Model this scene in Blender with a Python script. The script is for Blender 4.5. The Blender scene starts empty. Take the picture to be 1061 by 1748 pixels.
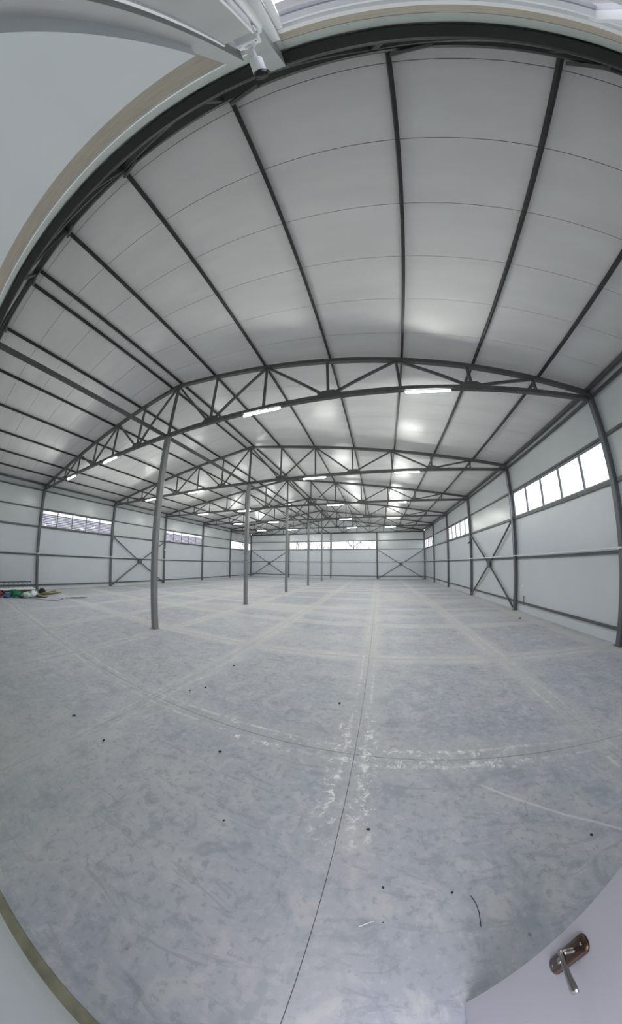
import bpy, bmesh, math, random
from mathutils import Vector, Matrix

R = random.Random(7)
SC = bpy.context.scene
COL = SC.collection

# ------------------------------------------------------------------ camera (360-style wide stereographic lens on a stick)
CAM_H = 2.35
cd = bpy.data.cameras.new('camera')
cam = bpy.data.objects.new('camera', cd)
COL.objects.link(cam)
cd.type = 'PANO'
cd.panorama_type = 'FISHEYE_LENS_POLYNOMIAL'
cd.fisheye_fov = math.radians(350)
cd.sensor_fit = 'VERTICAL'
cd.sensor_width = 10.61
cd.sensor_height = 17.48
cd.fisheye_polynomial_k0 = 0.0
cd.fisheye_polynomial_k1 = -0.2514450503110334
cd.fisheye_polynomial_k2 = 0.0025959447421347874
cd.fisheye_polynomial_k3 = 0.0008827265400453842
cd.fisheye_polynomial_k4 = -4.0972460210365706e-05
cd.shift_y = 54.98 / 1748
cd.clip_start = 0.02
cd.clip_end = 500
cam.location = (0, 0, CAM_H)
cam.rotation_euler = (Matrix.Rotation(.28315, 3, 'Z') @ Matrix.Rotation(.079815, 3, 'X')
                      @ Matrix.Rotation(-.0070945, 3, 'Y') @ Matrix.Rotation(math.pi/2, 3, 'X')).to_euler()
SC.camera = cam

# ------------------------------------------------------------------ sky and exposure
TUBE_W = 350.0
SKY = 5.4
SC.view_settings.view_transform = 'Standard'
SC.view_settings.look = 'None'
SC.view_settings.gamma = 1.0
SC.view_settings.use_curve_mapping = False
SC.view_settings.exposure = 0.0
world = bpy.data.worlds.new('overcast_sky')
SC.world = world
world.use_nodes = True
wn = world.node_tree
wn.nodes.clear()
wo = wn.nodes.new('ShaderNodeOutputWorld')
wb = wn.nodes.new('ShaderNodeBackground')
wb.inputs['Color'].default_value = (.95, .94, 1.0, 1)
wb.inputs['Strength'].default_value = SKY
wn.links.new(wb.outputs[0], wo.inputs[0])
SC.cycles.use_denoising = True
SC.cycles.max_bounces = 12
SC.cycles.diffuse_bounces = 8
SC.cycles.glossy_bounces = 3
SC.cycles.transparent_max_bounces = 16
SC.cycles.sample_clamp_indirect = 6
SC.cycles.use_light_tree = True

# ------------------------------------------------------------------ materials
def node_mat(name):
    m = bpy.data.materials.new(name)
    m.use_nodes = True
    nt = m.node_tree
    return m, nt, nt.nodes['Principled BSDF']

def paint(name, rgb, rough=.5, metal=0.0, var=.08, scale=3.0, bump=0.0, spec=.5, stretch=(1, 1, 1)):
    m, nt, b = node_mat(name)
    tc = nt.nodes.new('ShaderNodeNewGeometry')
    mp = nt.nodes.new('ShaderNodeMapping')
    mp.inputs['Scale'].default_value = stretch
    nt.links.new(tc.outputs['Position'], mp.inputs[0])
    n = nt.nodes.new('ShaderNodeTexNoise')
    n.inputs['Scale'].default_value = scale
    n.inputs['Detail'].default_value = 4
    nt.links.new(mp.outputs[0], n.inputs['Vector'])
    r = nt.nodes.new('ShaderNodeValToRGB')
    r.color_ramp.elements[0].position = .3
    r.color_ramp.elements[1].position = .7
    r.color_ramp.elements[0].color = tuple(c*(1-var) for c in rgb) + (1,)
    r.color_ramp.elements[1].color = tuple(min(1, c*(1+var)) for c in rgb) + (1,)
    nt.links.new(n.outputs['Fac'], r.inputs[0])
    nt.links.new(r.outputs[0], b.inputs['Base Color'])
    b.inputs['Roughness'].default_value = rough
    b.inputs['Metallic'].default_value = metal
    b.inputs['Specular IOR Level'].default_value = spec
    if bump:
        bp = nt.nodes.new('ShaderNodeBump')
        bp.inputs['Strength'].default_value = bump
        bp.inputs['Distance'].default_value = .02
        nt.links.new(n.outputs['Fac'], bp.inputs['Height'])
        nt.links.new(bp.outputs[0], b.inputs['Normal'])
    return m

M = {}
M['column'] = paint('wall_column_steel', (.125, .13, .14), .42, 0, .12, 2.0)
M['steel'] = paint('grey_painted_steel', (.10, .102, .098), .42, 0, .15, 2.0)
M['post'] = paint('post_painted_steel', (.25, .26, .26), .42, 0, .10, 2.0)
M['dark_steel'] = paint('dark_painted_steel', (.035, .037, .035), .45, 0, .2, 3.0)
M['roof'] = paint('roof_panel_sheet', (.76, .75, .735), .29, 0, .05, .7, .3, spec=.32, stretch=(.6, 3, 1))
M['wall'] = paint('wall_panel_sheet', (.59, .62, .66), .3, 0, .03, .8, .12)
M['wall_top'] = paint('upper_wall_sheet_light_tint', (.555, .585, .592), .26, 0, .03, .8, .2)  # same sheet as the lower rows; greener, dimmer light up there painted in
M['white'] = paint('white_plastic', (.86, .87, .89), .35, 0, .02, 5)
M['pvc'] = paint('window_frame_plastic', (.80, .81, .84), .35, 0, .02, 5)
M['mullion'] = paint('grey_mullion', (.20, .205, .215), .45, 0, .05, 5)
M['lining'] = paint('front_lining_sheet', (.52, .55, .585), .3, 0, .03, .8, .12)
M['flash'] = paint('grey_flashing', (.38, .39, .40), .4, 0, .06, 4)
M['flash_light'] = paint('pale_flashing', (.60, .61, .62), .38, 0, .05, 4)
M['green_grey'] = paint('greenish_grey_beam_paint', (.40, .44, .42), .45, 0, .08, 5)
M['column_pale'] = paint('pale_grey_column_paint', (.33, .36, .36), .4, 0, .06, 3)
M['black'] = paint('black_plastic', (.012, .012, .014), .25, 0, .1, 8)
M['rubber'] = paint('dark_rubber', (.03, .03, .033), .6, 0, .1, 20)
M['joint'] = paint('dark_joint_filler', (.10, .10, .105), .9, 0, .1, 10)
M['stone'] = paint('crumb_dirt', (.05, .045, .04), .9, 0, .4, 60)
M['door'] = paint('door_leaf_paint', (.44, .43, .49), .38, 0, .02, 1.5)
M['bronze'] = paint('bronze_lacquer', (.075, .042, .030), .22, .75, .2, 20)
M['nickel'] = paint('satin_nickel', (.34, .32, .31), .22, 1.0, .08, 30)
M['asphalt'] = paint('yard_concrete', (.30, .30, .29), .9, 0, .2, .8)
M['siding'] = paint('neighbour_siding', (.80, .80, .82), .7, 0, .05, .5)
M['siding_dark'] = paint('neighbour_rib', (.10, .10, .12), .7, 0, .05, .5)
M['bark'] = paint('bare_bark', (.14, .11, .11), .9, 0, .3, 8)
M['brick'] = paint('brick_red_render', (.30, .20, .18), .9, 0, .2, 2)
M['green_cloth'] = paint('green_woven_sack', (.02, .17, .10), .8, 0, .3, 12, .3)
M['red_cloth'] = paint('maroon_tarp', (.17, .045, .045), .7, 0, .3, 8, .3)
M['blue_cloth'] = paint('blue_cloth', (.05, .13, .26), .8, 0, .3, 9, .3)
M['brown_wood'] = paint('brown_wood', (.22, .17, .08), .8, 0, .3, 9)
M['mint'] = paint('pale_mint_plastic', (.50, .62, .58), .5, 0, .1, 9)
M['alu'] = paint('aluminium', (.20, .205, .22), .35, .7, .1, 9)
M['rail_alu'] = paint('worn_dark_aluminium', (.10, .105, .12), .45, .4, .1, 9)

# raw dusty edge band, tan with scratches
def tan_mat(name='raw_tan_edge_band', k=1.0):
    m, nt, b = node_mat(name)
    g = nt.nodes.new('ShaderNodeNewGeometry')
    mp = nt.nodes.new('ShaderNodeMapping')
    mp.inputs['Scale'].default_value = (1.2, 6, 7)
    nt.links.new(g.outputs['Position'], mp.inputs[0])
    n = nt.nodes.new('ShaderNodeTexNoise')
    n.inputs['Scale'].default_value = 3.2
    n.inputs['Detail'].default_value = 9
    n.inputs['Roughness'].default_value = .65
    nt.links.new(mp.outputs[0], n.inputs['Vector'])
    r = nt.nodes.new('ShaderNodeValToRGB')
    e = r.color_ramp.elements
    e[0].position = .26; e[0].color = (.10, .075, .05, 1)
    e[1].position = .72; e[1].color = (.50*k, .42*k, .34*k, 1)
    x = e.new(.36); x.color = (.33*k, .29*k, .24*k, 1)
    x = e.new(.55); x.color = (.39*k, .355*k, .30*k, 1)
    nt.links.new(n.outputs['Fac'], r.inputs[0])
    nt.links.new(r.outputs[0], b.inputs['Base Color'])
    b.inputs['Roughness'].default_value = .7
    return m
M['tan'] = tan_mat()
M['tan_dark'] = tan_mat('darker_tan_band', .72)  # same tan scaled darker, for the left stretch of the band
M['base'] = paint('dirty_base_strip', (.23, .22, .16), .75, 0, .35, 4)

# concrete floor with dusty bands beside the saw cuts
JX0, JXS, JY0, JYS = -.17, 3.27, 2.53, 3.25
def floor_mat():
    m, nt, b = node_mat('dusty_concrete')
    N, L = nt.nodes, nt.links
    g = N.new('ShaderNodeNewGeometry')
    sep = N.new('ShaderNodeSeparateXYZ')
    L.new(g.outputs['Position'], sep.inputs[0])
    def noise(scale, detail=4, rough=.5, stretch=None, dist=0.0, off=0.0):
        mp = N.new('ShaderNodeMapping')
        if stretch: mp.inputs['Scale'].default_value = stretch
        mp.inputs['Location'].default_value = (off, off*1.7, 0)
        L.new(g.outputs['Position'], mp.inputs[0])
        n = N.new('ShaderNodeTexNoise')
        n.inputs['Scale'].default_value = scale
        n.inputs['Detail'].default_value = detail
        n.inputs['Roughness'].default_value = rough
        n.inputs['Distortion'].default_value = dist
        L.new(mp.outputs[0], n.inputs['Vector'])
        return n.outputs['Fac']
    def ma(op, a, b_=None, c=None, clamp=False):
        n = N.new('ShaderNodeMath'); n.operation = op; n.use_clamp = clamp
        for i, v in enumerate((a, b_, c)):
            if v is None: continue
            if isinstance(v, (int, float)): n.inputs[i].default_value = v
            else: L.new(v, n.inputs[i])
        return n.outputs[0]
    def smooth(v, lo, hi, a=0.0, b2=1.0):
        n = N.new('ShaderNodeMapRange'); n.interpolation_type = 'SMOOTHSTEP'
        L.new(v, n.inputs[0])
        n.inputs[1].default_value = lo; n.inputs[2].default_value = hi
        n.inputs[3].default_value = a; n.inputs[4].default_value = b2
        return n.outputs[0]
    def mix(f, a, c):
        n = N.new('ShaderNodeMix'); n.data_type = 'RGBA'
        if isinstance(f, (int, float)): n.inputs[0].default_value = f
        else: L.new(f, n.inputs[0])
        for i, v in ((6, a), (7, c)):
            if isinstance(v, tuple): n.inputs[i].default_value = v + (1,)
            else: L.new(v, n.inputs[i])
        return n.outputs[2]
    X, Y = sep.outputs[0], sep.outputs[1]
    wob = ma('MULTIPLY', ma('SUBTRACT', noise(.6, 3), .5), .22)
    def dist(v, o, s):
        p = ma('PINGPONG', ma('SUBTRACT', ma('ADD', v, wob), o), s/2)   # 0 on the joint, s/2 midway
        return p
    dx, dy = dist(X, JX0, JXS), dist(Y, JY0, JYS)
    # mottled body
    n1 = noise(.55, 5, .6); n2 = noise(3.2, 6, .62, dist=.6, off=3); n3 = noise(13, 5, .6, off=8)
    base = mix(smooth(n1, .35, .65), (.335, .352, .405), (.395, .402, .435))
    base = mix(ma('MULTIPLY', smooth(n2, .52, .62), .62), base, (.455, .455, .468))
    base = mix(ma('MULTIPLY', smooth(n2, .47, .36), .7), base, (.27, .29, .33))
    base = mix(ma('MULTIPLY', smooth(n3, .54, .64), .62), base, (.26, .275, .31))
    base = mix(ma('MULTIPLY', smooth(n3, .45, .36), .34), base, (.49, .485, .49))
    # trowel sweeps
    n4 = noise(1.3, 6, .7, stretch=(1, 4, 1), dist=1.8, off=21)
    base = mix(ma('MULTIPLY', smooth(n4, .57, .62), .45), base, (.25, .265, .30))
    # olive colour cast of the light, painted into the concrete along the gable
    olive_cast = ma('MULTIPLY', smooth(X, -1.0, -4.0), smooth(Y, 2.2, .0))
    base = mix(ma('MULTIPLY', olive_cast, .45), base, (.31, .325, .29))
    # pale dust bands
    n5 = noise(1.1, 5, .6, off=5); n6 = noise(9, 6, .7, off=2)
    wid = ma('ADD', ma('MULTIPLY', n5, .75), .06)
    bx = smooth(ma('DIVIDE', dx, wid), 1.0, .35)
    by = smooth(ma('DIVIDE', dy, wid), 1.0, .35)
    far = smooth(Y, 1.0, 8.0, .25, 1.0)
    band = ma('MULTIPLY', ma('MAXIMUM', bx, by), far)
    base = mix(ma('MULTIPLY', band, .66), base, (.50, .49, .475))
    # broad pale dust sheets farther down the hall
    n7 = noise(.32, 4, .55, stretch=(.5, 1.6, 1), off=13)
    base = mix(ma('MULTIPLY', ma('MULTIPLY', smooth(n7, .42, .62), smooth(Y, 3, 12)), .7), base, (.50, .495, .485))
    # twin wheel lines of white residue either side of the joints
    def rim(d): return ma('MULTIPLY', smooth(ma('ABSOLUTE', ma('SUBTRACT', d, .13)), .035, .008), smooth(n6, .42, .56))
    rr = ma('MULTIPLY', ma('MAXIMUM', rim(dx), rim(dy)), smooth(n5, .40, .60))
    base = mix(ma('MULTIPLY', ma('MULTIPLY', rr, smooth(Y, .9, 2.2)), .7), base, (.62, .61, .60))
    # white splashes by the nearest crossing
    cx = ma('ABSOLUTE', ma('ADD', X, .17)); cy = ma('ABSOLUTE', ma('SUBTRACT', Y, 2.6))
    cyy = ma('ABSOLUTE', ma('SUBTRACT', Y, 2.53))
    wig = ma('MULTIPLY', ma('SUBTRACT', noise(2.2, 3, off=50), .5), .28)
    def twin(d, o, w): return smooth(ma('ABSOLUTE', ma('SUBTRACT', ma('ADD', d, wig), o)), w, w*.35)
    near = ma('MULTIPLY', twin(cx, .17, .15), smooth(ma('ABSOLUTE', ma('SUBTRACT', Y, 2.45)), 1.5, .5))
    near2 = ma('MULTIPLY', twin(cyy, .10, .10), smooth(ma('ABSOLUTE', ma('SUBTRACT', X, .7)), 1.8, .6))
    near3 = ma('MULTIPLY', twin(cyy, .13, .07), smooth(ma('ABSOLUTE', ma('ADD', X, 1.55)), .8, .3))
    sp = ma('MULTIPLY', ma('MAXIMUM', ma('MAXIMUM', near, near2), near3), smooth(noise(9.5, 9, .78, dist=.8, off=31), .535, .575))
    base = mix(ma('MULTIPLY', sp, .9), base, (.74, .74, .74))
    # pale scrape mark at the right
    sc = ma('ABSOLUTE', ma('SUBTRACT', ma('ADD', ma('MULTIPLY', X, .567), ma('MULTIPLY', ma('ADD', Y, ma('MULTIPLY', wig, .3)), .824)), 2.432))
    scm = ma('MULTIPLY', smooth(sc, .022, .006), smooth(ma('ABSOLUTE', ma('SUBTRACT', X, 1.95)), .85, .6))
    base = mix(ma('MULTIPLY', scm, .6), base, (.60, .59, .58))
    # fine dark cracks
    v = N.new('ShaderNodeTexVoronoi'); v.feature = 'DISTANCE_TO_EDGE'; v.inputs['Scale'].default_value = .8
    wv = N.new('ShaderNodeTexNoise'); wv.inputs['Scale'].default_value = 1.5; wv.inputs['Detail'].default_value = 5
    L.new(g.outputs['Position'], wv.inputs['Vector'])
    va = N.new('ShaderNodeVectorMath'); va.operation = 'MULTIPLY_ADD'
    L.new(wv.outputs['Color'], va.inputs[0]); va.inputs[1].default_value = (.8, .8, 0); L.new(g.outputs['Position'], va.inputs[2])
    L.new(va.outputs[0], v.inputs['Vector'])
    cr = ma('MULTIPLY', smooth(v.outputs['Distance'], .006, .002), smooth(noise(.9, 3, off=40), .60, .66))
    base = mix(ma('MULTIPLY', cr, .55), base, (.20, .205, .225))
    # little dark spots
    vs = N.new('ShaderNodeTexVoronoi'); vs.inputs['Scale'].default_value = 1.6
    L.new(g.outputs['Position'], vs.inputs['Vector'])
    spo = smooth(vs.outputs['Distance'], .035, .02)
    base = mix(ma('MULTIPLY', spo, .6), base, (.12, .125, .13))
    gn = N.new('ShaderNodeVectorMath'); gn.operation = 'SCALE'; gn.inputs[3].default_value = 1.19
    L.new(base, gn.inputs[0])
    L.new(gn.outputs[0], b.inputs['Base Color'])
    rg = smooth(n1, .3, .7, .42, .62)
    L.new(rg, b.inputs['Roughness'])
    b.inputs['Specular IOR Level'].default_value = .35
    bp = N.new('ShaderNodeBump'); bp.inputs['Strength'].default_value = .25; bp.inputs['Distance'].default_value = .01
    L.new(n3, bp.inputs['Height']); L.new(bp.outputs[0], b.inputs['Normal'])
    return m
M['floor'] = floor_mat()

def glass_mat():
    m = bpy.data.materials.new('clear_window_glass')
    m.use_nodes = True
    nt = m.node_tree; nt.nodes.clear()
    o = nt.nodes.new('ShaderNodeOutputMaterial')
    mx = nt.nodes.new('ShaderNodeMixShader'); t = nt.nodes.new('ShaderNodeBsdfTransparent'); g = nt.nodes.new('ShaderNodeBsdfGlossy')
    lw0 = nt.nodes.new('ShaderNodeLayerWeight'); lw0.inputs['Blend'].default_value = .5
    pw = nt.nodes.new('ShaderNodeMath'); pw.operation = 'POWER'; pw.inputs[1].default_value = 5
    nt.links.new(lw0.outputs['Facing'], pw.inputs[0])
    lw = nt.nodes.new('ShaderNodeMath'); lw.operation = 'MULTIPLY_ADD'; lw.inputs[1].default_value = .5; lw.inputs[2].default_value = .03
    nt.links.new(pw.outputs[0], lw.inputs[0])
    g.inputs['Roughness'].default_value = .03
    t.inputs['Color'].default_value = (.66, .67, .685, 1)
    nt.links.new(lw.outputs[0], mx.inputs[0]); nt.links.new(t.outputs[0], mx.inputs[1]); nt.links.new(g.outputs[0], mx.inputs[2])
    nt.links.new(mx.outputs[0], o.inputs[0])
    return m
M['glass'] = glass_mat()

def emit(name, rgb, s):
    m = bpy.data.materials.new(name); m.use_nodes = True
    nt = m.node_tree; nt.nodes.clear()
    o = nt.nodes.new('ShaderNodeOutputMaterial'); e = nt.nodes.new('ShaderNodeEmission')
    e.inputs[0].default_value = rgb + (1,); e.inputs[1].default_value = s
    nt.links.new(e.outputs[0], o.inputs[0])
    return m
M['tube'] = emit('led_diffuser', (.97, 1.0, .955), TUBE_W)

# ------------------------------------------------------------------ helpers
def place(o, parent=None):
    COL.objects.link(o)
    if parent is not None:
        o.parent = parent
        o.matrix_parent_inverse = Matrix.Translation(-parent.location)
    return o

def mesh_obj(name, verts, faces, mat, parent=None, smooth=False):
    me = bpy.data.meshes.new(name)
    me.from_pydata([tuple(v) for v in verts], [], faces)
    me.materials.append(M[mat])
    if smooth:
        for p in me.polygons: p.use_smooth = True
    me.update()
    return place(bpy.data.objects.new(name, me), parent)

class MB:
    def __init__(s): s.v = []; s.f = []
    def add(s, vs, fs):
        k = len(s.v); s.v += [Vector(v) for v in vs]; s.f += [tuple(i+k for i in f) for f in fs]; return s
    def box(s, x0, x1, y0, y1, z0, z1):
        return s.add([(x0,y0,z0),(x1,y0,z0),(x1,y1,z0),(x0,y1,z0),(x0,y0,z1),(x1,y0,z1),(x1,y1,z1),(x0,y1,z1)],
                     [(0,3,2,1),(4,5,6,7),(0,1,5,4),(1,2,6,5),(2,3,7,6),(3,0,4,7)])
    def beam(s, p, q, w, h, up=(0,0,1), bevel=True):
        """rectangular tube from p to q with softly chamfered long edges"""
        p, q = Vector(p), Vector(q); d = (q-p).normalized(); u = Vector(up)
        if abs(d.dot(u)) > .98: u = Vector((0,1,0))
        sd = d.cross(u).normalized(); u = sd.cross(d).normalized()
        c = min(w, h)*.12 if bevel else 0
        if bevel:
            pr = [(-w/2+c,-h/2),(w/2-c,-h/2),(w/2,-h/2+c),(w/2,h/2-c),(w/2-c,h/2),(-w/2+c,h/2),(-w/2,h/2-c),(-w/2,-h/2+c)]
        else:
            pr = [(-w/2,-h/2),(w/2,-h/2),(w/2,h/2),(-w/2,h/2)]
        n = len(pr)
        vs = [p+sd*a+u*b for a, b in pr] + [q+sd*a+u*b for a, b in pr]
        fs = [(i,(i+1)%n,n+(i+1)%n,n+i) for i in range(n)] + [tuple(reversed(range(n))), tuple(range(n,2*n))]
        return s.add(vs, fs)
    def tube(s, pts, r, n=8):
        pts = [Vector(p) for p in pts]; k0 = len(s.v); N = len(pts)
        for i, p in enumerate(pts):
            rr = r[i] if isinstance(r, (list, tuple)) else r
            d = (pts[min(i+1,N-1)]-pts[max(i-1,0)]).normalized()
            a = Vector((0,0,1)) if abs(d.z) < .9 else Vector((1,0,0))
            e1 = d.cross(a).normalized(); e2 = d.cross(e1)
            for k in range(n):
                t = 2*math.pi*k/n
                s.v.append(p+e1*math.cos(t)*rr+e2*math.sin(t)*rr)
        for i in range(N-1):
            for k in range(n):
                a = k0+i*n+k; b = k0+i*n+(k+1)%n
                s.f.append((a, b, b+n, a+n))
        s.f.append(tuple(reversed(range(k0, k0+n)))); s.f.append(tuple(range(k0+(N-1)*n, k0+N*n)))
        return s
    def build(s, name, mat, parent=None, smooth=False):
        o = mesh_obj(name, s.v, s.f, mat, parent, smooth)
        bm = bmesh.new(); bm.from_mesh(o.data); bmesh.ops.recalc_face_normals(bm, faces=bm.faces); bm.to_mesh(o.data); bm.free()
        return o

def empty(name, loc=(0,0,0)):
    o = bpy.data.objects.new(name, None); o.location = loc; o.empty_display_size = .2
    COL.objects.link(o); return o
def tag(o, label, cat, group=None):
    o['label'] = label; o['category'] = cat
    if group: o['group'] = group
    return o
def struct(o): o['kind'] = 'structure'; return o
def bx(name, x0, x1, y0, y1, z0, z1, mat, parent=None):
    return MB().box(x0, x1, y0, y1, z0, z1).build(name, mat, parent)

# ------------------------------------------------------------------ building dimensions (metres)
XR, XL, XM = 6.82, -20.92, -7.10
NB = 5
def TY(i, x): return 5.64 + 6.0*i + .0164*(x-6.82)      # frame lines; the hall is slightly out of square
def WY(i, x): return -.57 if i < 0 else TY(i, x)
def ZC(x): return 9.22 - .15*abs(x-XM) * (1 if x > XM else 1)   # top chord centre line
Z_BOT = 6.93
G_Z = [.43, 2.50, 4.40, 5.72, 7.00]
G_L = [.30, 2.37, 4.29, 5.56, 6.83]
WIN_BAYS = (1, 3, 5)   # bays counted from the gable door; bay 0 lies beside the camera

# ------------------------------------------------------------------ floor slabs
floor = struct(empty('floor'))
xs = [XL-.1]; k = -7
while True:
    x = JX0 + k*JXS; k += 1
    if x <= XL: continue
    if x >= XR: break
    xs.append(x)
xs.append(XR+.1)
ys = [-.354]; k = 0
while JY0+k*JYS < 35.2: ys.append(JY0+k*JYS); k += 1
ys.append(36.0)
g = .0018
for i in range(len(xs)-1):
    for j in range(len(ys)-1):
        a, b_, c, d = xs[i]+g, xs[i+1]-g, ys[j]+g, ys[j+1]-g
        e = .003
        MB().add([(a,c,-.12),(b_,c,-.12),(b_,d,-.12),(a,d,-.12),(a,c,-e),(b_,c,-e),(b_,d,-e),(a,d,-e),
                  (a+e,c+e,0),(b_-e,c+e,0),(b_-e,d-e,0),(a+e,d-e,0)],
                 [(0,3,2,1),(0,1,5,4),(1,2,6,5),(2,3,7,6),(3,0,4,7),(4,5,9,8),(5,6,10,9),(6,7,11,10),(7,4,8,11),(8,9,10,11)]
                 ).build('slab', 'floor', floor)
bx('joint_bed', XL-.1, XR+.1, -.9, 36.0, -.2, -.012, 'joint', floor)
bx('threshold', -.398, .80, -.72, -.354, -.12, -.004, 'floor', floor)

ground = struct(bx('ground', -90, 80, -60, 110, -.5, -.21, 'asphalt'))
struct(bx('yard', -40, 40, -30, -.80, -.2, -.05, 'asphalt'))

# ------------------------------------------------------------------ ceiling: 1 m sandwich panels on two slopes
ceiling = struct(empty('ceiling'))
ZP = .07 + .10     # above the chord centre line
def zr(x): return ZC(x) + ZP
joints = [-1.38 + 1.012*k for k in range(38)]
for side in (1, -1):
    x0 = XM; x1 = (XR+.22) if side > 0 else (XL-.22)
    for k in range(len(joints)-1):
        y0, y1 = joints[k]+.004, joints[k+1]-.004
        z0, z1 = zr(x0), zr(x1)
        t = .10
        MB().add([(x0,y0,z0),(x0,y1,z0),(x1,y1,z1),(x1,y0,z1),(x0,y0,z0+t),(x0,y1,z0+t),(x1,y1,z1+t),(x1,y0,z1+t)],
                 [(0,1,2,3),(4,7,6,5),(0,4,5,1),(1,5,6,2),(2,6,7,3),(3,7,4,0)]).build('roof_panel', 'roof', ceiling)
    z0, z1 = zr(x0)+.03, zr(x1)+.03
    MB().add([(x0,-1.36,z0+.07),(x0,36.0,z0+.07),(x1,36.0,z1+.07),(x1,-1.36,z1+.07),(x0,-1.36,z0+.12),(x0,36.0,z0+.12),(x1,36.0,z1+.12),(x1,-1.36,z1+.12)],
             [(0,1,2,3),(4,7,6,5),(0,4,5,1),(1,5,6,2),(2,6,7,3),(3,7,4,0)]).build('light_leak_backing', 'joint', ceiling)  # dark backing added over the panels to stop light leaking through joints

# ------------------------------------------------------------------ walls made of panels between frame lines, with girts
def wall_panel(parent, p, q, z0, z1, t, out, mat):
    """panel from p to q (xy) with its inner face on the line pq; out = outward xy direction"""
    p, q = Vector(p), Vector(q); o = Vector(out)*t
    a, b_, c, d = p, q, q+o, p+o
    e = .004
    return MB().add([(a.x,a.y,z0+e),(b_.x,b_.y,z0+e),(c.x,c.y,z0+e),(d.x,d.y,z0+e),(a.x,a.y,z1-e),(b_.x,b_.y,z1-e),(c.x,c.y,z1-e),(d.x,d.y,z1-e)],
                    [(0,3,2,1),(4,5,6,7),(0,1,5,4),(1,2,6,5),(2,3,7,6),(3,0,4,7)]).build('wall_panel', mat, parent)

win_n = [0]
def window(p, q, z0, z1, n, out, label_side=None):
    """row of n panes: white frame, mullions and one glass pane each"""
    win_n[0] += 1
    w = struct(empty('window_%d' % win_n[0], ((p[0]+q[0])/2, (p[1]+q[1])/2, z0)))
    P, Q = Vector((p[0],p[1],0)), Vector((q[0],q[1],0)); o = Vector((out[0],out[1],0))
    P += o*.05; Q += o*.05
    up = Vector((0,0,1))
    for z in (z0+.03, z1-.03):
        MB().beam(P+up*z, Q+up*z, .08, .07).build('window_frame', 'mullion', w)
    d = (Q-P)
    for k in range(n+1):
        s = P + d*(k/n)
        if k == 0: s = s + d.normalized()*.03
        if k == n: s = s - d.normalized()*.03
        MB().beam(s+up*(z0+.06), s+up*(z1-.06), .07, .07).build('mullion', 'mullion', w)
    for k in range(n):
        a = P + d*(k/n) + o*.01; b_ = P + d*((k+1)/n) + o*.01
        u = d.normalized()*.028
        MB().beam(a+u+up*((z0+z1)/2), b_-u+up*((z0+z1)/2), .012, z1-z0-.13, bevel=False).build('pane', 'glass', w)
    return w

def side_wall(name, x, sgn, G_Z):
    w = struct(empty(name, (x, 0, 0)))
    out = (sgn, 0)
    xi = x + sgn*.08            # inner face of panels
    xg = x + sgn*.035           # girt centre
    for b_ in range(NB+1):
        y0 = WY(b_-1, x) if b_ else -.75
        y1 = TY(b_, x)
        rows = [(0, G_Z[0]), (G_Z[0], G_Z[1]), (G_Z[1], G_Z[2]), (G_Z[2], G_Z[3]), (G_Z[3], zr(xi)+.02)]
        for r, (za, zb) in enumerate(rows):
            if r == 3 and b_ in WIN_BAYS: continue
            wall_panel(w, (xi, y0), (xi, y1), za, zb, .10, out, 'wall' if r < 3 else 'wall_top')
        c0, c1 = (y0+.10, y1-.10)
        for z in G_Z:
            h = .09 if z != G_Z[2] else .12
            if z == G_Z[4]: h = .10
            MB().beam((xg, c0, z), (xg, c1, z), .07, h).build('girt', 'steel', w)
        if b_ in WIN_BAYS:
            window((x+sgn*.04, c0-.02), (x+sgn*.04, c1+.02), G_Z[2]+.05, G_Z[3]-.04, 5, out)
    return w
wall_right = side_wall('wall_right', XR, 1, G_Z)
wall_left = side_wall('wall_left', XL, -1, G_L)

# back wall
BX = [XL, -13.98, XM, -.14, XR]
wb_ = struct(empty('wall_back', (XM, TY(5, XM), 0)))
def by(x): return TY(5, x)
for b_ in range(4):
    x0, x1 = BX[b_], BX[b_+1]
    for r, (za, zb) in enumerate([(0, .43), (.43, 2.5), (2.5, 4.40), (4.40, 5.72)]):
        if r == 3 and b_ in (1, 2): continue
        wall_panel(wb_, (x0, by(x0)+.08), (x1, by(x1)+.08), za, zb, .10, (0, 1), 'wall' if r < 3 else 'wall_top')
    # gable field up to the roof slope
    yA, yB = by(x0)+.08, by(x1)+.08
    vs = [(x0,yA,5.724),(x1,yB,5.724),(x1,yB,zr(x1)+.05),(x0,yA,zr(x0)+.05)]
    vs += [(v[0], v[1]+.10, v[2]) for v in vs]
    MB().add(vs, [(0,1,2,3),(7,6,5,4),(0,4,5,1),(1,5,6,2),(2,6,7,3),(3,7,4,0)]).build('wall_panel', 'wall_top', wb_)
    for z in G_Z:
        MB().beam((x0+.09, by(x0)+.035, z), (x1-.09, by(x1)+.035, z), .07, .09).build('girt', 'steel', wb_)
    if b_ in (1, 2):
        window((x0+.08, by(x0)+.04), (x1-.08, by(x1)+.04), 4.45, 5.68, 6, (0, 1))

# ------------------------------------------------------------------ front gable wall (behind the camera, seen at the rim)
wf = struct(empty('wall_front', (0, -.64, 0)))
YF = -.64
def fpanel(x0, x1, y0, y1, z0, z1, mat, nm='wall_panel'): return bx(nm, x0, x1, y0, y1, z0, z1, mat, wf)
# thicker lower lining left and right of the doorway
fx = [XL-.08, -16.4, -11.8, -7.2, -2.6, -.40]
for a, b_ in zip(fx[:-1], fx[1:]):
    fpanel(a+.001, b_-.001, -.72, -.418, 0.0, 4.40, 'lining')
fpanel(.80, XR+.08, -.72, -.47, 0.0, 4.40, 'wall')
bx('base_strip', XL, -.398, -.418, -.352, -.02, .012, 'base', wf)
# header over the doorway
fpanel(-.10, .80, -.72, -.60, 2.16, 4.40, 'wall')
# upper zone left of the window
fpanel(XL-.08, -.40, -.72, YF, 4.40, 5.30, 'wall_top')
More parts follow.
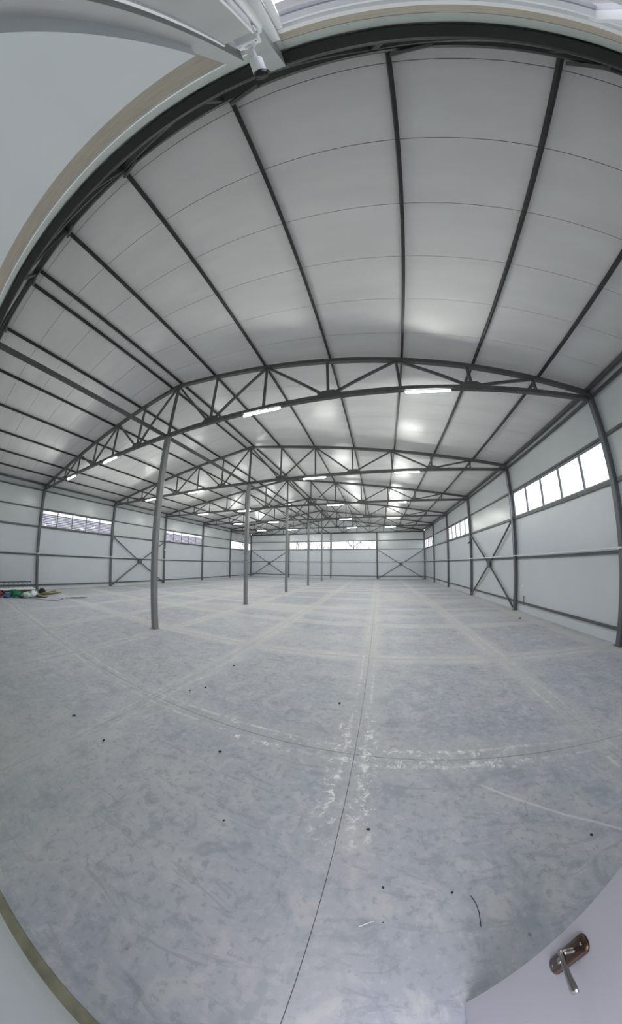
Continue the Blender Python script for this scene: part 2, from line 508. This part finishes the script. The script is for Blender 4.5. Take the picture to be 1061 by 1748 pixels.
# tan band, white drip line, greenish band (all run the width of the gable)
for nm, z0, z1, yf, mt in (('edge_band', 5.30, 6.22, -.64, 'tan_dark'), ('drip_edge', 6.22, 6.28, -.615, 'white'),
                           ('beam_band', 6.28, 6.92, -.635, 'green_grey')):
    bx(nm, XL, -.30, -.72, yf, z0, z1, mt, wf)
bx('edge_band', -.10, XR, -.72, -.635, 5.86, 6.40, 'tan', wf)
bx('drip_edge', -.10, XR, -.72, -.630, 6.40, 6.425, 'flash', wf)
bx('beam_band', -.10, XR, -.72, -.635, 6.425, 6.95, 'green_grey', wf)
bx('edge_band', -.42, -.10, -.72, -.65, 4.40, 6.92, 'flash_light', wf)
for x0, x1 in ((XL-.08, XM), (XM, XR+.08)):
    vs = [(x0,YF,6.92),(x1,YF,6.92),(x1,YF,zr(x1)+.05),(x0,YF,zr(x0)+.05)]
    vs += [(v[0], v[1]-.10, v[2]) for v in vs]
    MB().add(vs, [(0,1,2,3),(7,6,5,4),(0,4,5,1),(1,5,6,2),(2,6,7,3),(3,7,4,0)]).build('wall_panel', 'wall_top', wf)
# stepped flashings beside the column
bx('flashing', -.43, -.345, -.655, -.46, 0, 5.50, 'flash', wf)
bx('flashing', -.345, -.30, -.655, -.53, 0, 5.35, 'flash_light', wf)
# tall framed window above the door
wg = struct(empty('window_%d' % (win_n[0]+1), (1, YF, 4.4))); win_n[0] += 1
xw = [-.08, 2.07, 4.45, XR-.05]
bx('window_frame', -.08, XR-.05, -.72, -.60, 5.70, 5.86, 'pvc', wg)
bx('window_frame', -.08, XR-.05, -.72, -.60, 4.40, 4.50, 'pvc', wg)
for i, x in enumerate(xw):
    bx('mullion', x-.04 if i else x, x+.04, -.71, -.605, 4.50, 5.70, 'pvc', wg)
for a, b_ in zip(xw[:-1], xw[1:]):
    for z0, z1, w in ((5.63, 5.70, 0), (4.50, 4.56, 0)):
        bx('sash', a+.04, b_-.04, -.70, -.625, z0, z1, 'white', wg)
    bx('pane', a+.045, b_-.045, -.675, -.665, 4.56, 5.63, 'glass', wg)

# ------------------------------------------------------------------ gable frame at the front (dark truss right above)
def truss_members(parent, yf, dy, mat, bottom=Z_BOT, cw=.14):
    """one gable-shaped truss in the plane y = yf(x)"""
    def P(x, z): return Vector((x, yf(x), z))
    halves = ((XR, 'r'), (XL, 'l'))
    for xe, _ in halves:
        MB().beam(P(XM, ZC(XM)), P(xe, ZC(xe)), cw*dy, cw, up=(0,0,1)).build('top_chord', mat, parent)
    MB().beam(P(XL+.1, bottom), P(XR-.1, bottom), cw*dy, cw).build('bottom_chord', mat, parent)
    for xe, _ in halves:
        node = [XM + (xe-XM)*k/7 for k in range(8)]
        top = [P(x, ZC(x)-cw*.45) for x in node]; bot = [P(x, bottom+cw*.45) for x in node]
        for k in range(1, 7):
            w = .10 if k == 0 else .075
            if (top[k]-bot[k]).length > .2:
                MB().beam(bot[k], top[k], w, w).build('web_vertical', mat, parent)
        for t, b_ in ((0,1),(2,1),(2,3),(4,3),(4,5),(6,5)):
            dx = (node[t]-node[b_]); s = .06/abs(dx)
            MB().beam(bot[b_]+Vector((dx*s*2.2,0,.03)), top[t]-Vector((dx*s,0,0)), .075, .075).build('web_diagonal', mat, parent)
        for k in (1, 3, 5):
            c = P(node[k], bottom+.10)
            MB().add([c+Vector((a, b2, z)) for b2 in (-.05, .05) for a, z in ((-.30,-.12),(.30,-.12),(.30,.02),(.16,.10),(-.16,.10),(-.30,.02))],
                     [(0,1,2,3,4,5),(11,10,9,8,7,6)]+[(i,(i+1)%6,6+(i+1)%6,6+i) for i in range(6)]).build('gusset_plate', mat, parent)

names = ['nearest full truss, crossing in front of the foremost centre post', 'second truss down the hall, over the second centre post',
         'third truss down the hall, over the third centre post', 'fourth truss down the hall, over the fourth centre post',
         'farthest truss, closest to the back wall']
for i in range(NB):
    t = tag(empty('roof_truss', (XM, TY(i, XM), Z_BOT)), 'dark grey steel roof truss, ' + names[i], 'truss', 'steel roof trusses')
    truss_members(t, lambda x, i=i: TY(i, x), 1.0, 'steel')
t = tag(empty('roof_truss', (XM, -.57, Z_BOT)), 'dark steel gable truss arching along the top edge of the picture above the door', 'truss', 'steel roof trusses')
truss_members(t, lambda x: -.555, 1.0, 'dark_steel', bottom=7.02)
for s_ in (-.03,):   # pale stiffener angles beside the purlin seats
    for x in (3.06, 1.04, -1.04, -3.21, -5.28, -7.4, -9.45):
        MB().beam((x+.45, -.50, ZC(x+.45)-.16), (x, -.44, ZC(x)-.02), .05, .05).build('seat_bracket', 'steel', t)
t = tag(empty('roof_truss', (XM, TY(5, XM), Z_BOT)), 'dark grey steel gable truss set against the back wall', 'truss', 'steel roof trusses')
truss_members(t, lambda x: TY(5, x)-.02, .8, 'steel')

# purlins (run the whole length)
PR = [(5.08, 'sixth purlin right of the ridge, next to the right eave'), (3.06, 'fifth purlin right of the ridge, leaning right'),
      (1.04, 'fourth purlin right of the ridge, almost upright'), (-1.04, 'third purlin right of the ridge, starting near the security camera'),
      (-3.21, 'second purlin right of the ridge'), (-5.28, 'first purlin right of the ridge pair'),
      (-6.99, 'right one of the two ridge purlins'), (-7.50, 'left one of the two ridge purlins'),
      (-9.45, 'first purlin left of the ridge pair'), (-11.45, 'second purlin left of the ridge'), (-13.50, 'third purlin left of the ridge'),
      (-15.60, 'fourth purlin left of the ridge'), (-17.55, 'fifth purlin left of the ridge'), (-19.30, 'sixth purlin left of the ridge, next to the left eave')]
for x, lb in PR:
    z = ZC(x) + .07 + .048
    p = MB().beam((x, -.50, z), (x, TY(5, x)+.06, z), .055, .095).build('purlin', 'dark_steel')
    tag(p, 'dark roof beam, ' + lb, 'roof beam', 'roof purlins')
for x, s_, lb in ((XR-.05, 1, 'right'), (XL+.05, -1, 'left')):
    z = ZC(x) + .09
    tag(MB().beam((x, -.50, z), (x, TY(5, x)+.06, z), .10, .11).build('eave_beam', 'steel'),
        'dark steel eave beam along the top of the %s wall' % lb, 'roof beam', 'eave beams')
tag(MB().beam((XM-.12, -.50, Z_BOT-.01), (XM-.12, TY(5, XM), Z_BOT-.01), .11, .12).build('tie_beam', 'steel'),
    'dark steel tie beam running from post top to post top along the hall', 'roof beam')

# ------------------------------------------------------------------ columns
order = ['foremost', 'second', 'third', 'fourth', 'fifth']
for i in range(NB):
    y = TY(i, XM)
    o = tag(empty('support_post', (XM, y, 0)), 'grey square steel centre post, %s in the row, carrying the truss ridge' % order[i], 'post', 'centre posts in a row')
    MB().beam((XM, y, .012), (XM, y, Z_BOT-.07), .19, .19).build('shaft', 'post', o)
    MB().beam((XM, y, Z_BOT+.07), (XM, y, ZC(XM)-.06), .10, .10).build('upper_shaft', 'steel', o)
    MB().box(XM-.13, XM+.13, y-.13, y+.13, 0, .012).build('base_plate', 'post', o)
for side, x, sg in (('right', XR, 1), ('left', XL, -1)):
    for i in range(-1, NB+1):
        y = WY(i, x) if i >= 0 else -.50 + (.15 if side == 'right' else -.05)
        if i == -1: y = -.35
        lb = {-1: 'in the front corner behind the camera', 0: 'first from the front, under the nearest truss', 1: 'second, before the cross brace', 2: 'third, just past the cross brace',
              3: 'fourth from the front', 4: 'fifth from the front', 5: 'in the far corner of the hall'}[i]
        o = tag(empty('wall_column', (x, y, 0)), 'grey steel column of the %s wall, %s' % (side, lb), 'column', 'wall columns')
        zt = ZC(x) - .05
        MB().beam((x-sg*.0, y, .015), (x-sg*.0, y, zt), .17, .16).build('shaft', 'column', o)
        MB().box(x-.12, x+.08 if sg > 0 else x+.12, y-.12, y+.12, 0, .015).build('base_plate', 'steel', o)
for x, lb in ((BX[1], 'left of the back windows'), (BX[2], 'at the middle of the back windows'), (BX[3], 'right of the back windows')):
    o = tag(empty('wall_column', (x, by(x), 0)), 'grey steel column of the back wall, ' + lb, 'column', 'wall columns')
    MB().beam((x, by(x)-.03, 0.0), (x, by(x)-.03, Z_BOT-.07), .16, .16).build('shaft', 'steel', o)
o = tag(empty('gable_column', (-.2, -.55, 0)), 'pale grey box column behind the security camera at the top of the picture', 'column')
bx('shaft', -.30, -.145, -.65, -.48, 0, 6.94, 'column_pale', o)
bx('edge_trim', -.145, -.085, -.64, -.56, 0, 5.86, 'pvc', o)

# cross braces
def cross_brace(pa, pb, zlo, zhi, normal, label):
    pa, pb = Vector(pa), Vector(pb)
    o = tag(empty('cross_brace', ((pa.x+pb.x)/2, (pa.y+pb.y)/2, 0)), label, 'brace', 'X braces on the walls')
    c = (pa+pb)/2; c.z = (zlo+zhi)/2
    for s, z in ((pa, zlo), (pa, zhi), (pb, zlo), (pb, zhi)):
        e = Vector((s.x, s.y, z)); d = (e-c).normalized()
        MB().beam(c+d*.12, e-d*.02, .07, .085, up=normal).build('brace_arm', 'steel', o)
    d = (pb-pa).normalized(); n = Vector(normal)*.05; u = Vector((0,0,1))
    pr = [(-.2,-.1),(-.1,-.2),(.1,-.2),(.2,-.1),(.2,.1),(.1,.2),(-.1,.2),(-.2,.1)]
    MB().add([c+d*a+u*b_+n*s for s in (-1, 1) for a, b_ in pr], [tuple(range(8)), tuple(range(15,7,-1))]+[(i,(i+1)%8,8+(i+1)%8,8+i) for i in range(8)]).build('gusset_plate', 'steel', o)
xr_, xl_ = XR-.047, XL+.047
cross_brace((xr_, TY(1, XR)+.12, 0), (xr_, TY(2, XR)-.12, 0), .10, 4.30, (1,0,0), 'X-shaped steel brace on the right wall between second and third columns')
cross_brace((xl_, TY(1, XL)+.12, 0), (xl_, TY(2, XL)-.12, 0), .10, 4.20, (1,0,0), 'X-shaped steel brace on the left wall, beyond the foremost centre post')
cross_brace((BX[0]+.15, by(XL)-.04, 0), (BX[1]-.12, by(BX[1])-.04, 0), .10, 4.30, (0,1,0), 'X-shaped steel brace on the left end of the back wall')
cross_brace((BX[3]+.12, by(BX[3])-.04, 0), (XR-.15, by(XR)-.04, 0), .10, 4.30, (0,1,0), 'X-shaped steel brace on the right end of the back wall')

# ------------------------------------------------------------------ LED tube lights below the bottom chords
TX = [(1.58, 'right of the middle'), (-3.17, 'just right of the centre post'), (-11.15, 'left of the centre post'), (-15.75, 'far left, towards the wall')]
tn = ['nearest', 'second', 'third', 'fourth', 'farthest']
first = None
def make_tube():
    o = empty('tube_light')
    MB().box(-.625, .625, -.03, .03, -.030, 0).build('housing', 'white', o)
    pts = [(-.59, 0, -.045), (.59, 0, -.045)]
    MB().tube(pts, .024, 10).build('diffuser', 'tube', o, True)
    for s in (-1, 1):
        MB().box(s*.625-.012 if s > 0 else -.625, .625 if s > 0 else -.613, -.028, .028, -.07, -.03).build('end_cap', 'white', o)
    return o
def dup(root):
    r = root.copy(); COL.objects.link(r)
    for ch in list(root.children):
        c = ch.copy(); COL.objects.link(c); c.parent = r
    return r
proto = make_tube()
used = False
for i in range(NB):
    for x, lb in TX:
        o = proto if not used else dup(proto)
        used = True
        o.location = (x, TY(i, x), Z_BOT-.07)
        tag(o, 'glowing white LED tube under the %s truss, %s' % (tn[i], lb), 'light', 'LED tube lights under the trusses')

# ------------------------------------------------------------------ white conduits on the middle girt
for side, x, sg in (('right', XR, 1), ('left', XL, -1)):
    xx = x - sg*.118; cz = 2.60 if sg > 0 else 2.465
    c = tag(empty('conduit', (xx, 0, 2.6)), 'thin white plastic conduit along the middle rail of the %s wall' % side, 'conduit', 'wall conduits')
    MB().tube([(xx, -.2, cz), (xx, TY(5, x)-.1, cz)], .026, 8).build('pipe', 'white', c, True)
    for i in range(NB+1):
        y = TY(i, x)
        MB().box(xx-.032, xx+.032, y-.02, y+.02, cz-.04, cz+.025).build('clip', 'white', c)
c = tag(empty('conduit', (XR-.12, TY(1, XR)-.02, 2.6)), 'thin pale conduit running up the second right wall column', 'conduit')
MB().tube([(XR-.11, TY(1, XR)-.10, 2.62), (XR-.11, TY(1, XR)-.10, 6.8)], .016, 8).build('pipe', 'flash_light', c, True)
for z in (3.2, 4.2, 5.2, 6.2):
    MB().box(XR-.13, XR-.085, TY(1, XR)-.125, TY(1, XR)-.075, z, z+.02).build('clip', 'flash_light', c)

# small devices on the walls
def small_cam(x, y, z, sg, label, mat):
    o = tag(empty('wall_camera', (x, y, z)), label, 'camera')
    MB().box(x-.04, x+.04, y-.05, y+.05, z-.05, z+.05).build('mount', mat, o)
    MB().tube([(x-sg*.03, y-.02, z), (x-sg*.10, y-.10, z-.04), (x-sg*.18, y-.20, z-.06)], [.02, .045, .05], 10).build('housing', mat, o, True)
small_cam(XR-.12, TY(2, XR)-.05, 3.75, 1, 'small dark camera on the third right wall column', 'black')
small_cam(XL+.12, TY(2, XL)-.02, 3.45, -1, 'small white camera on the third left wall column', 'white')
s = tag(empty('wall_socket', (XR+.07, 11.2, 1.3)), 'small white wall socket beside the second right wall column', 'socket')
MB().box(XR+.055, XR+.082, 11.10, 11.19, 1.15, 1.24).build('plate', 'white', s)
MB().box(XR+.045, XR+.056, 11.125, 11.165, 1.175, 1.215).build('insert', 'white', s)
s = tag(empty('pipe_stub', (XR+.05, 10.9, .47)), 'short grey pipe stub standing on the bottom rail of the right wall', 'pipe')
MB().tube([(XR+.04, 10.95, .475), (XR+.04, 10.95, .72)], .016, 8).build('pipe', 'steel', s, True)
MB().tube([(XR+.04, 10.95, .72), (XR+.04, 10.95, .745)], .024, 8).build('cap', 'black', s, True)

# ------------------------------------------------------------------ security camera with junction box, trunking and conduit
o = tag(empty('cable_trunking', (-.2, -.43, 0)), 'grey box trunking running up below the white security camera', 'trunking')
bx('channel', -.283, -.155, -.478, -.420, .0, 4.50, 'flash', o)
bx('edge', -.155, -.147, -.478, -.412, .0, 4.50, 'white', o)
bx('edge', -.292, -.283, -.478, -.412, .0, 4.50, 'white', o)
o = tag(empty('conduit', (-.12, -.45, 0)), 'white conduit pipe with black clamp beside the security camera', 'conduit')
MB().tube([(-.118, -.445, 3.0), (-.118, -.445, 4.55), (-.135, -.445, 4.68)], .013, 10).build('pipe', 'white', o, True)
MB().tube([(-.118, -.445, 3.90), (-.118, -.445, 3.93)], .021, 10).build('clamp', 'black', o, True)
o = tag(empty('security_camera', (-.2, -.46, 4.72)), 'white bullet security camera on a junction box with black front', 'camera')
jb = MB().box(-.262, -.147, -.479, -.405, 4.63, 4.77).build('junction_box', 'white', o)
md = jb.modifiers.new('bevel', 'BEVEL'); md.width = .010; md.segments = 3
for x in (-.245, -.164):
    for z in (4.648, 4.752):
        MB().tube([(x, -.407, z), (x, -.402, z)], .005, 8).build('screw', 'flash', jb)
MB().tube([(-.202, -.406, 4.70), (-.202, -.392, 4.70)], .028, 16).build('mount_flange', 'white', o, True)
MB().tube([(-.202, -.395, 4.70), (-.202, -.355, 4.705), (-.202, -.330, 4.695)], [.013, .013, .016], 12).build('arm', 'white', o, True)
A, B = Vector((-.202, -.335, 4.695)), Vector((-.202, -.235, 4.655))
d = (B-A).normalized()
MB().tube([A, A+d*.004, A+d*.012, A+d*.078, A+d*.082], [.018, .029, .034, .035, .035], 20).build('camera_body', 'white', o, True)
lens = MB().tube([A+d*.082, A+d*.108], [.0345, .034], 20).build('lens_hood', 'black', o, True)
MB().tube([A+d*.107, A+d*.110], [.014, .012], 14).build('lens', 'rubber', lens, True)

# ------------------------------------------------------------------ door leaf opened into the hall, with lever handle
door = struct(empty('door_1', (.76, -.56, 0)))
leaf = bx('door_leaf', .738, .788, -.545, .353, .005, 2.10, 'door', door)
md = leaf.modifiers.new('bevel', 'BEVEL'); md.width = .004; md.segments = 2
for z in (.25, 1.05, 1.85):
    MB().tube([(.795, -.56, z), (.795, -.56, z+.11)], .011, 10).build('hinge', 'nickel', door, True)
bx('door_frame', .80, .86, -.66, -.47, 0, 2.16, 'flash_light', door)
bx('door_frame', -.10, -.04, -.66, -.47, 0, 2.16, 'flash_light', door)
bx('door_frame', -.04, .80, -.66, -.60, 2.10, 2.16, 'flash_light', door)

h = tag(empty('door_handle', (.738, .277, 1.12)), 'bronze and nickel lever handle on the open door leaf at lower right', 'handle')
# escutcheon: rounded bar plate, long axis vertical, domed
HY, HZ0, HZ1 = .279, .990, 1.245
def stadium(cx, hw, z0, z1, n=8):
    pts = []
    for k in range(n+1):
        t = math.pi*k/n; pts.append((cx+hw*math.cos(t), z1-hw+hw*math.sin(t)))
    for k in range(n+1):
        t = math.pi+math.pi*k/n; pts.append((cx+hw*math.cos(t), z0+hw+hw*math.sin(t)))
    return pts
mb = MB(); rings = []
for (dx, hw, m_) in ((0.0, .030, 0), (-.005, .030, 0), (-.011, .025, .005), (-.014, .016, .014)):
    pts = stadium(HY, hw, HZ0+m_, HZ1-m_); rings.append([( .738+dx, a, b_) for a, b_ in pts])
n = len(rings[0]); vs = [v for r in rings for v in r]; fs = []
for i in range(len(rings)-1):
    for k in range(n): fs.append((i*n+k, i*n+(k+1)%n, (i+1)*n+(k+1)%n, (i+1)*n+k))
fs.append(tuple(range((len(rings)-1)*n, len(rings)*n)))
fs.append(tuple(reversed(range(n))))
mb.add(vs, fs).build('escutcheon', 'bronze', h, True)
MB().tube([(.728, HY, 1.172), (.721, HY, 1.172), (.700, HY, 1.172), (.682, HY, 1.172)], [.012, .0095, .009, .009], 14).build('spindle', 'nickel', h, True)
lv = MB()
path = [(.684, HY+.010, 1.172), (.682, HY-.004, 1.172), (.681, HY-.03, 1.170), (.683, HY-.07, 1.167), (.687, HY-.105, 1.163), (.688, HY-.118, 1.163)]
hw = [.009, .010, .010, .014, .021, .018]; ht = [.009, .010, .008, .008, .009, .008]
vs = []; n = 10
for (px, py, pz), a, b_ in zip(path, hw, ht):
    for k in range(n):
        t = 2*math.pi*k/n; vs.append((px+b_*math.cos(t), py, pz+a*math.sin(t)))
fs = [(i*n+k, i*n+(k+1)%n, (i+1)*n+(k+1)%n, (i+1)*n+k) for i in range(len(path)-1) for k in range(n)]
fs += [tuple(reversed(range(n))), tuple(range((len(path)-1)*n, len(path)*n))]
lv.add(vs, fs).build('lever', 'nickel', h, True)
MB().tube([(.728, HY, 1.075), (.719, HY, 1.075)], .010, 14).build('keyhole_ring', 'nickel', h, True)
for z in (1.022, 1.222):
    MB().tube([(.729, HY, z), (.7225, HY, z)], .005, 10).build('screw', 'nickel', h, True)

# ------------------------------------------------------------------ ladder, sacks, boards and cable heap by the left wall
o = tag(empty('ladder', (-19.8, 3, 0)), 'dark aluminium ladder lying on its long edge behind the rubbish heap', 'ladder')
for z in (.035, .60):
    MB().beam((-19.85, .6, z), (-19.85, 4.55, z+.03), .06, .07).build('side_rail', 'rail_alu', o)
for k in range(13):
    y = .8 + k*.29
    MB().beam((-19.85, y, .06), (-19.85, y, .58), .035, .035).build('rung', 'alu', o)

def crumple(name, cx, cy, rx, ry, rz, mat, label, cat, seed, z0=0.0):
    rr = random.Random(seed); bm = bmesh.new()
    bmesh.ops.create_icosphere(bm, subdivisions=4, radius=1)
    import mathutils.noise as mn
    off = Vector((seed*3.1, seed*1.7, seed))
    for v in bm.verts:
        n_ = mn.noise(v.co*1.6+off)*.35 + abs(mn.noise(v.co*4+off))*.28
        c = v.co*(1+n_)
        z = c.z*rz + rz*.55
        v.co = Vector((cx+c.x*rx, cy+c.y*ry, z0+max(0.0, z)))
    me = bpy.data.meshes.new(name); bm.to_mesh(me); bm.free(); me.materials.append(M[mat])
    ob = bpy.data.objects.new(name, me); COL.objects.link(ob)
    return tag(ob, label, cat)
crumple('sack', -17.75, 3.15, .34, .28, .24, 'green_cloth', 'crumpled green sack at the front of the rubbish heap', 'sack', 3)
crumple('tarp', -17.9, 1.9, .50, .50, .30, 'red_cloth', 'crumpled maroon tarp at the left end of the rubbish heap', 'tarp', 5)
crumple('cloth', -17.45, 2.65, .22, .20, .14, 'blue_cloth', 'small blue cloth bundle in front of the green sack', 'cloth', 8)
crumple('bag', -18.85, 5.0, .28, .20, .18, 'black', 'black rubbish bag behind the green sack', 'bag', 11)
crumple('bag', -17.65, 3.75, .30, .22, .14, 'mint', 'pale mint plastic bag beside the green sack', 'bag', 14)
crumple('cloth', -18.2, 2.60, .10, .10, .13, 'black', 'black rag between the maroon tarp and the green sack', 'cloth', 21)
crumple('cloth', -17.15, 3.35, .08, .12, .08, 'rubber', 'dark grey rag in front of the green sack', 'cloth', 23)
crumple('bag', -18.05, 4.25, .18, .18, .15, 'white', 'small white bag behind the mint bag', 'bag', 25)
crumple('cloth', -17.1, 4.35, .18, .18, .09, 'brown_wood', 'olive brown rag at the right of the heap', 'cloth', 27)
def slab_obj(name, c, sx, sy, sz, rot, mat, label, cat, group=None):
    b_ = MB().box(-sx/2, sx/2, -sy/2, sy/2, -sz/2, sz/2).build(name, mat)
    b_.location = c; b_.rotation_euler = rot
    md = b_.modifiers.new('bevel', 'BEVEL'); md.width = min(sz*.2, .01)
    return tag(b_, label, cat, group)
slab_obj('foam_board', (-18.9, 2.9, .305), .9, 3.2, .05, (0, .0, .03), 'white', 'long white board lying on top of the rubbish heap', 'board')
for k, (x, y, r) in enumerate(((-17.9, 5.2, .15), (-17.8, 5.25, -.1), (-17.95, 5.2, .4))):
    slab_obj('plank', (x, y, .03+.055*k), .12, 1.5, .05, (0, 0, .3+r), 'brown_wood', ['lowest brown wooden offcut at the right end of the heap', 'middle brown wooden offcut in the heap', 'topmost brown wooden offcut in the heap'][k], 'plank', 'wooden offcuts in the heap')
for k, x in enumerate((-18.95, -19.0)):
    slab_obj('crate', (x, 2.2+k*1.4, .135), .5, .8, .27, (0, 0, .1*k), 'black' if k == 0 else 'brown_wood', ['dark box under the white board, left end', 'brown box under the white board, right end'][k], 'box')
def cable(seed, cx, cy, L_, r, mat, label):
    rr = random.Random(seed); pts = []; n = 60; a = rr.uniform(0, 6)
    for k in range(n):
        t = k/(n-1)
        pts.append((cx+math.sin(a+t*17)*.45*(1-.4*t)+t*L_*.6, cy+math.cos(a+t*13)*.55*(1-.3*t)+t*L_, r+.004+.03*abs(math.sin(t*9+a))))
    return tag(MB().tube(pts, r, 6).build('cable', mat, None, True), label, 'cable', 'loose cables by the heap')
cable(1, -16.9, 3.9, .5, .011, 'rubber', 'tangled dark cable spilling from the right end of the heap')
cable(4, -15.6, 6.0, .3, .009, 'alu', 'tangled grey cable spilling from the right end of the heap')
pts = [(-17.2+1.9*t+.15*math.sin(t*7), 2.9+2.0*t+.25*math.sin(t*5), .013) for t in [k/30 for k in range(31)]]
pts += [(-15.3-.9*t, 4.9+.35*math.sin(t*3.1)+.2*t, .013) for t in [k/20 for k in range(1, 21)]]
tag(MB().tube(pts, .011, 6).build('cable', 'rubber', None, True), 'long dark cable looping out across the floor from the heap', 'cable', 'loose cables by the heap')

# ------------------------------------------------------------------ litter on the floor
def crumb(x, y, r, seed, lb):
    rr = random.Random(seed); bm = bmesh.new(); bmesh.ops.create_icosphere(bm, subdivisions=2, radius=1)
    for v in bm.verts:
        k_ = 1+rr.uniform(-.3, .3); v.co = Vector((v.co.x*r*1.3*k_, v.co.y*r*k_, max(-.25, v.co.z*k_)*r*.8 + r*.2))
    me = bpy.data.meshes.new('crumb'); bm.to_mesh(me); bm.free(); me.materials.append(M['stone'])
    ob = bpy.data.objects.new('crumb', me); ob.location = (x, y, 0); ob.rotation_euler = (0, 0, rr.uniform(0, 6)); COL.objects.link(ob)
    return tag(ob, lb, 'dirt', 'dark crumbs on the floor')
CR = [(.24,1.05,.008,'dark crumb on the floor beyond the white stick'), (.73,1.04,.008,'dark crumb beside the far end of the bent black wire'),
      (.26,.80,.004,'tiny dark speck just right of the white stick'), (-1.15,1.24,.009,'lone dark crumb left of the long saw cut'),
      (-1.72,2.02,.015,'dark lump near the left arm of the chalky floor crossing'), (-2.95,3.25,.020,'larger of two dark lumps where two joints cross at left'),
      (-3.12,3.02,.015,'smaller of two dark lumps where two joints cross at left'), (-3.95,1.28,.022,'dark clod farthest left on the near floor'),
      (-3.1,1.30,.014,'small dark clod right of the leftmost clod'), (6.0,9.8,.045,'dark clod at the foot of the right wall'),
      (2.05,1.35,.012,'dark crumb near the right edge of the picture'), (-.55,3.65,.018,'dark crumb beyond the chalky floor crossing'),
      (.08,1.55,.012,'dark crumb just right of the chalky splashes'), (-3.05,4.35,.020,'dark crumb in front of the foremost centre post')]
for k, (x, y, r, lb) in enumerate(CR): crumb(x, y, r, k, lb)
tag(MB().tube([(.112, .748, .004), (.15, .772, .006), (.20, .80, .004)], .004, 6).build('stick', 'white', None, True),
    'short white plastic stick lying on the floor near the door', 'stick')
tag(MB().tube([(.862, 1.012, .003), (.885, .96, .006), (.897, .89, .006), (.892, .79, .003)], .0028, 6).build('wire', 'rubber', None, True),
    'thin bent black wire on the floor beside the open door leaf', 'wire')

# ------------------------------------------------------------------ outside: neighbour building and bare trees
nb = tag(empty('warehouse', (-38, 12, 0)), 'pale ribbed neighbouring building seen through the left wall windows', 'building')
bx('wall', -44, -38, -25, 45, -.2, 7.45, 'siding', nb)
bx('parapet', -44.1, -37.95, -25, 45, 7.45, 7.6, 'siding_dark', nb)
for k in range(6):
    bx('rib', -38.0, -37.93, -25, 45, 6.15+k*.22, 6.24+k*.22, 'siding_dark', nb)
for k in range(9):
    y = -20+k*7.0
    MB().beam((-37.9, y, 4.2), (-37.9, y+3.4, 6.05), .12, .12, up=(1,0,0)).build('strut', 'siding_dark', nb)
    MB().beam((-37.9, y+3.4, 6.05), (-37.9, y+6.8, 4.2), .12, .12, up=(1,0,0)).build('strut', 'siding_dark', nb)
rb = tag(empty('house', (-16, 62, 0)), 'low brick-red house seen through the left half of the back windows', 'house')
bx('wall', -24, -8, 60, 68, -.2, 4.6, 'brick', rb)
MB().add([(-24.4,59.6,4.6),(-7.6,59.6,4.6),(-7.6,68.4,4.6),(-24.4,68.4,4.6),(-24.4,64,6.0),(-7.6,64,6.0)],
         [(0,3,2,1),(0,1,5,4),(2,3,4,5),(1,2,5),(3,0,4)]).build('roof', 'brick', rb)
def tree(x, y, h_, seed, label):
    rr = random.Random(seed); t = tag(empty('bare_tree', (x, y, -.2)), label, 'tree', 'bare trees beyond the back wall')
    tr = [Vector((x, y, -.2))]
    for k in range(5): tr.append(tr[-1]+Vector((rr.uniform(-.25,.25), rr.uniform(-.25,.25), h_/7)))
    MB().tube(tr, [.16,.15,.13,.11,.09,.07], 7).build('trunk', 'bark', t, True)
    for b_ in range(9):
        mb = MB()
        def grow(p, d, l, r, dep):
            q = p+d*l; mid = (p+q)/2+Vector((rr.uniform(-1,1), rr.uniform(-1,1), rr.uniform(-1,1)))*l*.07
            mb.tube([p, mid, q], [r, r*.85, r*.65], 4)
            if dep:
                for _ in range(3):
                    nd = (d+Vector((rr.uniform(-.6,.6), rr.uniform(-.6,.6), rr.uniform(-.1,.7)))).normalized()
                    grow(q, nd, l*rr.uniform(.55,.75), r*.6, dep-1)
        base = tr[2+b_ % 4]; a = b_*2.4+seed
        grow(base, Vector((math.cos(a)*.8, math.sin(a)*.8, .75)).normalized(), h_*.2, .075, 3)
        mb.build('branch', 'bark', t)
TR = [(-33,56,11),(-26,50,9),(-19,55,12),(-12.5,49,10),(-6,56,11),(0,49,12),(6.5,56,10),(13,50,11)]
tl = ['leftmost', 'second from the left', 'third from the left', 'fourth from the left', 'fourth from the right', 'third from the right', 'second from the right', 'rightmost']
for k, (x, y, h_) in enumerate(TR): tree(x, y, h_, k+1, 'leafless tree behind the back windows, ' + tl[k])
